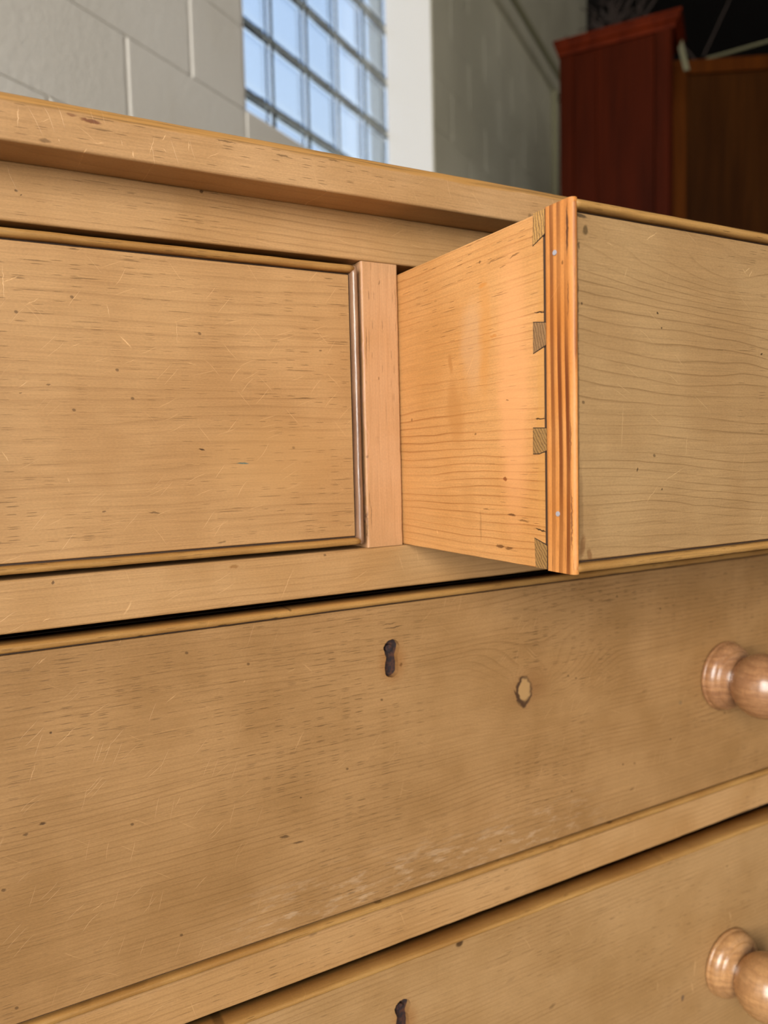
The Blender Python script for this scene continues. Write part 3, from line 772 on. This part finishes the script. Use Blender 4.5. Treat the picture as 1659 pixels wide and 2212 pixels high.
# the broad strip that closes the end of the open drawer's front: round front edge
b = bmesh.new(); rings = []
N_ = 70
for i in range(N_+1):
    z = .8759+(1.0371-.8759)*i/N_
    e = min(z-.8759, 1.0371-z); inset = max(0, .0022-e)*.5
    j = mnoise.noise(Vector((z*140, 2, 5)))*.00015
    T = .0030
    pts = [(XS-.0003+j*.3, -.1294)]
    pts += [(XS-.0003+j*.3, YD-.0002)]
    for q in range(1, 8):
        an = q/8*math.pi*.5
        pts.append((XS-.0003+T*.72*(1-math.cos(an)), YD-.0002-(.0029+j-inset*.6)*math.sin(an)))
    pts.append((XS-.0003+T*.72, YD-.0031-j+inset*.6)); pts.append((XS+T, YD-.0022)); pts.append((XS+T, YD+.0012)); pts.append((XS+.0012, YD+.0012)); pts.append((XS+.0006, -.1294))
    rings.append([b.verts.new((x, y, z)) for x, y in pts])
for r0, r1 in zip(rings, rings[1:]):
    m = len(r0)
    for q in range(m): b.faces.new((r0[q], r0[(q+1) % m], r1[(q+1) % m], r1[q]))
b.faces.new(rings[0]); b.faces.new(rings[-1][::-1])
o = obj('cock_bead', b, M_STRIP, d4); o['label'] = 'broad orange striped bead strip covering the end of the drawer front'
for y, z in ((-.1356, 1.0161), (-.1364, .9022)):
    b = bmesh.new(); tube(b, [(XS+.0003, y, z), (XS-.0006, y, z), (XS-.00075, y, z)], .00125, .0011, 14)
    obj('nail_head', b, M_NAIL, d4)
PINS = [([(-.1212, 1.0368), (-.1285, 1.0368), (-.1287, 1.0262), (-.1206, 1.0229)], 0), ([(-.1204, .9886), (-.1291, .9872), (-.1290, .9776), (-.1203, .9749)], 1),
        ([(-.1197, .9408), (-.1289, .9404), (-.1287, .9305), (-.1240, .9292), (-.1196, .9292)], 2), ([(-.1200, .8898), (-.1284, .8872), (-.1282, .8764), (-.1208, .8764)], 2)]
for pts, mi in PINS:
    cy = sum(p[0] for p in pts)/len(pts); cz = sum(p[1] for p in pts)/len(pts)
    fr_ = lambda a, b_, d: Vector((d, a, b_))
    big = [(cy+(y-cy)+math.copysign(.00035, y-cy), cz+(z-cz)+math.copysign(.00040, z-cz)) for y, z in pts]
    big = [(y, min(max(z, .8764), 1.0367)) for y, z in big]
    b = extrude_poly(big, fr_, XS+.0030, XS+.00012, 1)
    extrude_poly(pts, fr_, XS+.0030, XS-.00005, 0, b)
    obj('dovetail_pin', b, [M_PIN[mi], M_GAP], d4, recalc=True)

# ------------------------------------------------------------------ things further back
# red-brown wardrobe, seen from its side, with a moulded cornice
KU = 3.2; sc_ = KU/4.72
nL, nRt, zT = 1.186*sc_, .556*sc_, .93+(3.272-.93)*sc_
wr = empty('wardrobe', rp(KU+.1, (nL+nRt)/2, FLOOR), 'tall red-brown wardrobe with a moulded cornice standing near the block wall', 'wardrobe')
DEPW = 0.20
def wobj(name, bm, m): return obj(name, bm, m, wr)
def fr_bbox(u0, u1, n0, n1, z0, z1, bev=.003): return bbox(u0, u1, n0, n1, z0, z1, bev, 2, rp)
wobj('side_panel', fr_bbox(KU+.012, KU+DEPW, nRt+.02, nL-.012, FLOOR, zT-.001), M_RED)
wobj('stile', fr_bbox(KU, KU+.05, nL-.055, nL, FLOOR, zT-.002), M_RED)
nm = nL-(nL-nRt)*(1290-1207)/(1448-1207)
wobj('side_board', fr_bbox(KU+.006, KU+.02, nm+.001, nL-.056, FLOOR+.02, zT-.002, .0015), M_RED)
wobj('side_board', fr_bbox(KU+.004, KU+.02, nRt+.062, nm-.001, FLOOR+.02, zT-.002, .0015), M_RED)
wobj('stile', fr_bbox(KU-.006, KU+.05, nRt+.004, nRt+.058, FLOOR, zT-.002), M_RED)
wobj('stile', fr_bbox(KU-.002, KU+.04, nRt-.002, nRt+.003, FLOOR, zT-.002, .001), M_RED)
cp = [(0, 0), (.010, 0), (.012, .008), (.018, .016), (.030, .024), (.038, .034), (.040, .041), (.048, .043), (.048, .053), (0, .053)]
b = bmesh.new(); rings = []
for o_, h_ in cp:
    rings.append([b.verts.new(rp(u, n_, zT-.004+h_)) for u, n_ in ((KU-o_*.7, nRt-.006-o_*.7), (KU-o_*.7, nL+o_*.35), (KU+DEPW+.01, nL+o_*.35), (KU+DEPW+.01, nRt-.006-o_*.5))])
for r0, r1 in zip(rings[1:-1], rings[2:]):
    for q in range(4): b.faces.new((r0[q], r0[(q+1) % 4], r1[(q+1) % 4], r1[q]))
b.faces.new(rings[1]); 
wobj('cornice', b, M_CORN)
# dried branches lying on the wardrobe
rnd = random.Random(4)
b = bmesh.new(); zc = zT+.050
base = rp(KU+.12, nL-(nL-nRt)*.50, zc+.006)
for i in range(70):
    dirv = (-Nv*rnd.uniform(-1, 1)+Wv*rnd.uniform(-.5, .8)+Vector((0, 0, rnd.uniform(.0, 1.4)))).normalized()
    p = base+Nv*rnd.uniform(-.05, .05)+Wv*rnd.uniform(-.06, .1); L_ = rnd.uniform(.08, .24); pts = []
    for k in range(5):
        pts.append(p+dirv*L_*k/4+Vector((rnd.uniform(-1, 1), rnd.uniform(-1, 1), rnd.uniform(-.3, 1)))*.012*k)
    tube(b, pts, .006, .002, 5)
tag(obj('dried_branches', b, M_TWIG), 'dark tangled bunch of dried branches lying on top of the red-brown wardrobe', 'branches')
# brown panelled door beside it
d2v = Vector((-.8322, .5545, 0)).normalized(); n2v = Vector((-.5545, -.8322, 0)).normalized()   # n2v faces the camera
SD = .655
cam0 = Vector((0, CAM_Y, .93))
def dp(a, d, z): return cam0*Vector((1, 1, 0)).length*0 + O0 + d2v*a + n2v*(-5.3088*SD+(-d)) + Vector((0, 0, z))
za = lambda z: .93+(z-.93)*SD
aL = -1.482*SD; zD = za(3.442); st = .070; aR = aL-.78
pd = empty('panelled_door', dp((aL+aR)/2, .02, FLOOR), 'dark brown framed and panelled door standing upright to the right of the wardrobe', 'door')
def dbox(a0, a1, z0, z1, d0, d1, bev=.002): return bbox(a1, a0, d0, d1, z0, z1, bev, 2, dp)
obj('frame_stile', dbox(aL, aL-st, FLOOR, zD, 0, .035), M_BROWN2, pd)
obj('frame_stile', dbox(aR+st, aR, FLOOR, zD, 0, .035), M_BROWN2, pd)
obj('frame_rail', dbox(aL-st-.0005, aR+st+.0005, zD-.058, zD-.001, .001, .034), M_BROWN2, pd)
obj('frame_rail', dbox(aL-st-.0005, aR+st+.0005, .95, 1.10, .001, .034), M_BROWN2, pd)
obj('frame_rail', dbox(aL-st-.0005, aR+st+.0005, FLOOR, .18, .001, .034), M_BROWN2, pd)
for z0, z1 in ((1.102, zD-.060), (.182, .948)):
    obj('panel', dbox(aL-st-.001, aR+st+.001, z0, z1, .012, .024), M_BROWN, pd)
    obj('panel', dbox(aL-st-.012, aR+st+.012, z0+.012, z1-.012, .008, .013), M_BROWN, pd)
# thin poles and a lath behind the door's top edge
def stick(name, pts, r0, r1, m, label, cat, group=None):
    b = bmesh.new(); tube(b, pts, r0, r1, 6); return tag(obj(name, b, m), label, cat, group)
def wd(a, z, d): return dp(a*SD, d, za(z))
stick('cane', [wd(-1.45, 3.80, .10), dp(-1.69*SD, .06, zD+.008), dp(-1.95*SD, .06, zD+.0065)], .004, .004, M_TWIG, 'thin dark cane leaning leftward above the panelled door', 'cane')
stick('cane', [dp(-1.715*SD, .05, zD+.03), wd(-1.866, 3.80, .06), wd(-1.98, 4.06, .06)], .004, .003, M_TWIG, 'thin dark cane leaning rightward above the panelled door', 'cane')
stick('lath', [dp(-1.72*SD, .018, zD+.006), dp(-2.15*SD, .018, za(3.545))], .006, .006, M_LATH, 'thin pale lath lying on the top edge of the panelled door', 'lath')
# pale board fixed behind the cornice end
b = bmesh.new(); uB = KU+.16
c0 = Vector(rp(uB, nRt*1.05-.022, zT+.055)); c1 = Vector(rp(uB, nRt*1.05-.058, zT-.10))
box(b, -.011, .011, -.006, .006, 0, 1)
for v in b.verts:
    f_ = v.co.z; q = c0.lerp(c1, f_); v.co = q+Nv*v.co.x+Wv*v.co.y
obj('cornice_return', b, M_LATH, wr)
# cable trunking and a pipe run along the block wall
TZ0, TZ1 = 3.055, 3.205
struct(obj('wall_conduit_1', fr_bbox(WU1+.10, E1-.05, WALL-.035, WALL+.002, TZ0, TZ0+.070, .003), M_PAINT_DIM))
struct(obj('wall_conduit_2', fr_bbox(WU1+.10, E1-.05, WALL-.030, WALL+.002, TZ1-.030, TZ1, .008), M_PIPE))
b = bmesh.new(); tube(b, [rp(4.66, WALL-.018, FLOOR), rp(4.66, WALL-.018, TZ0-.001)], .018, .018, 12)
tag(obj('downpipe', b, M_PIPE, smooth=True), 'vertical grey-green pipe on the block wall just left of the wardrobe', 'pipe')
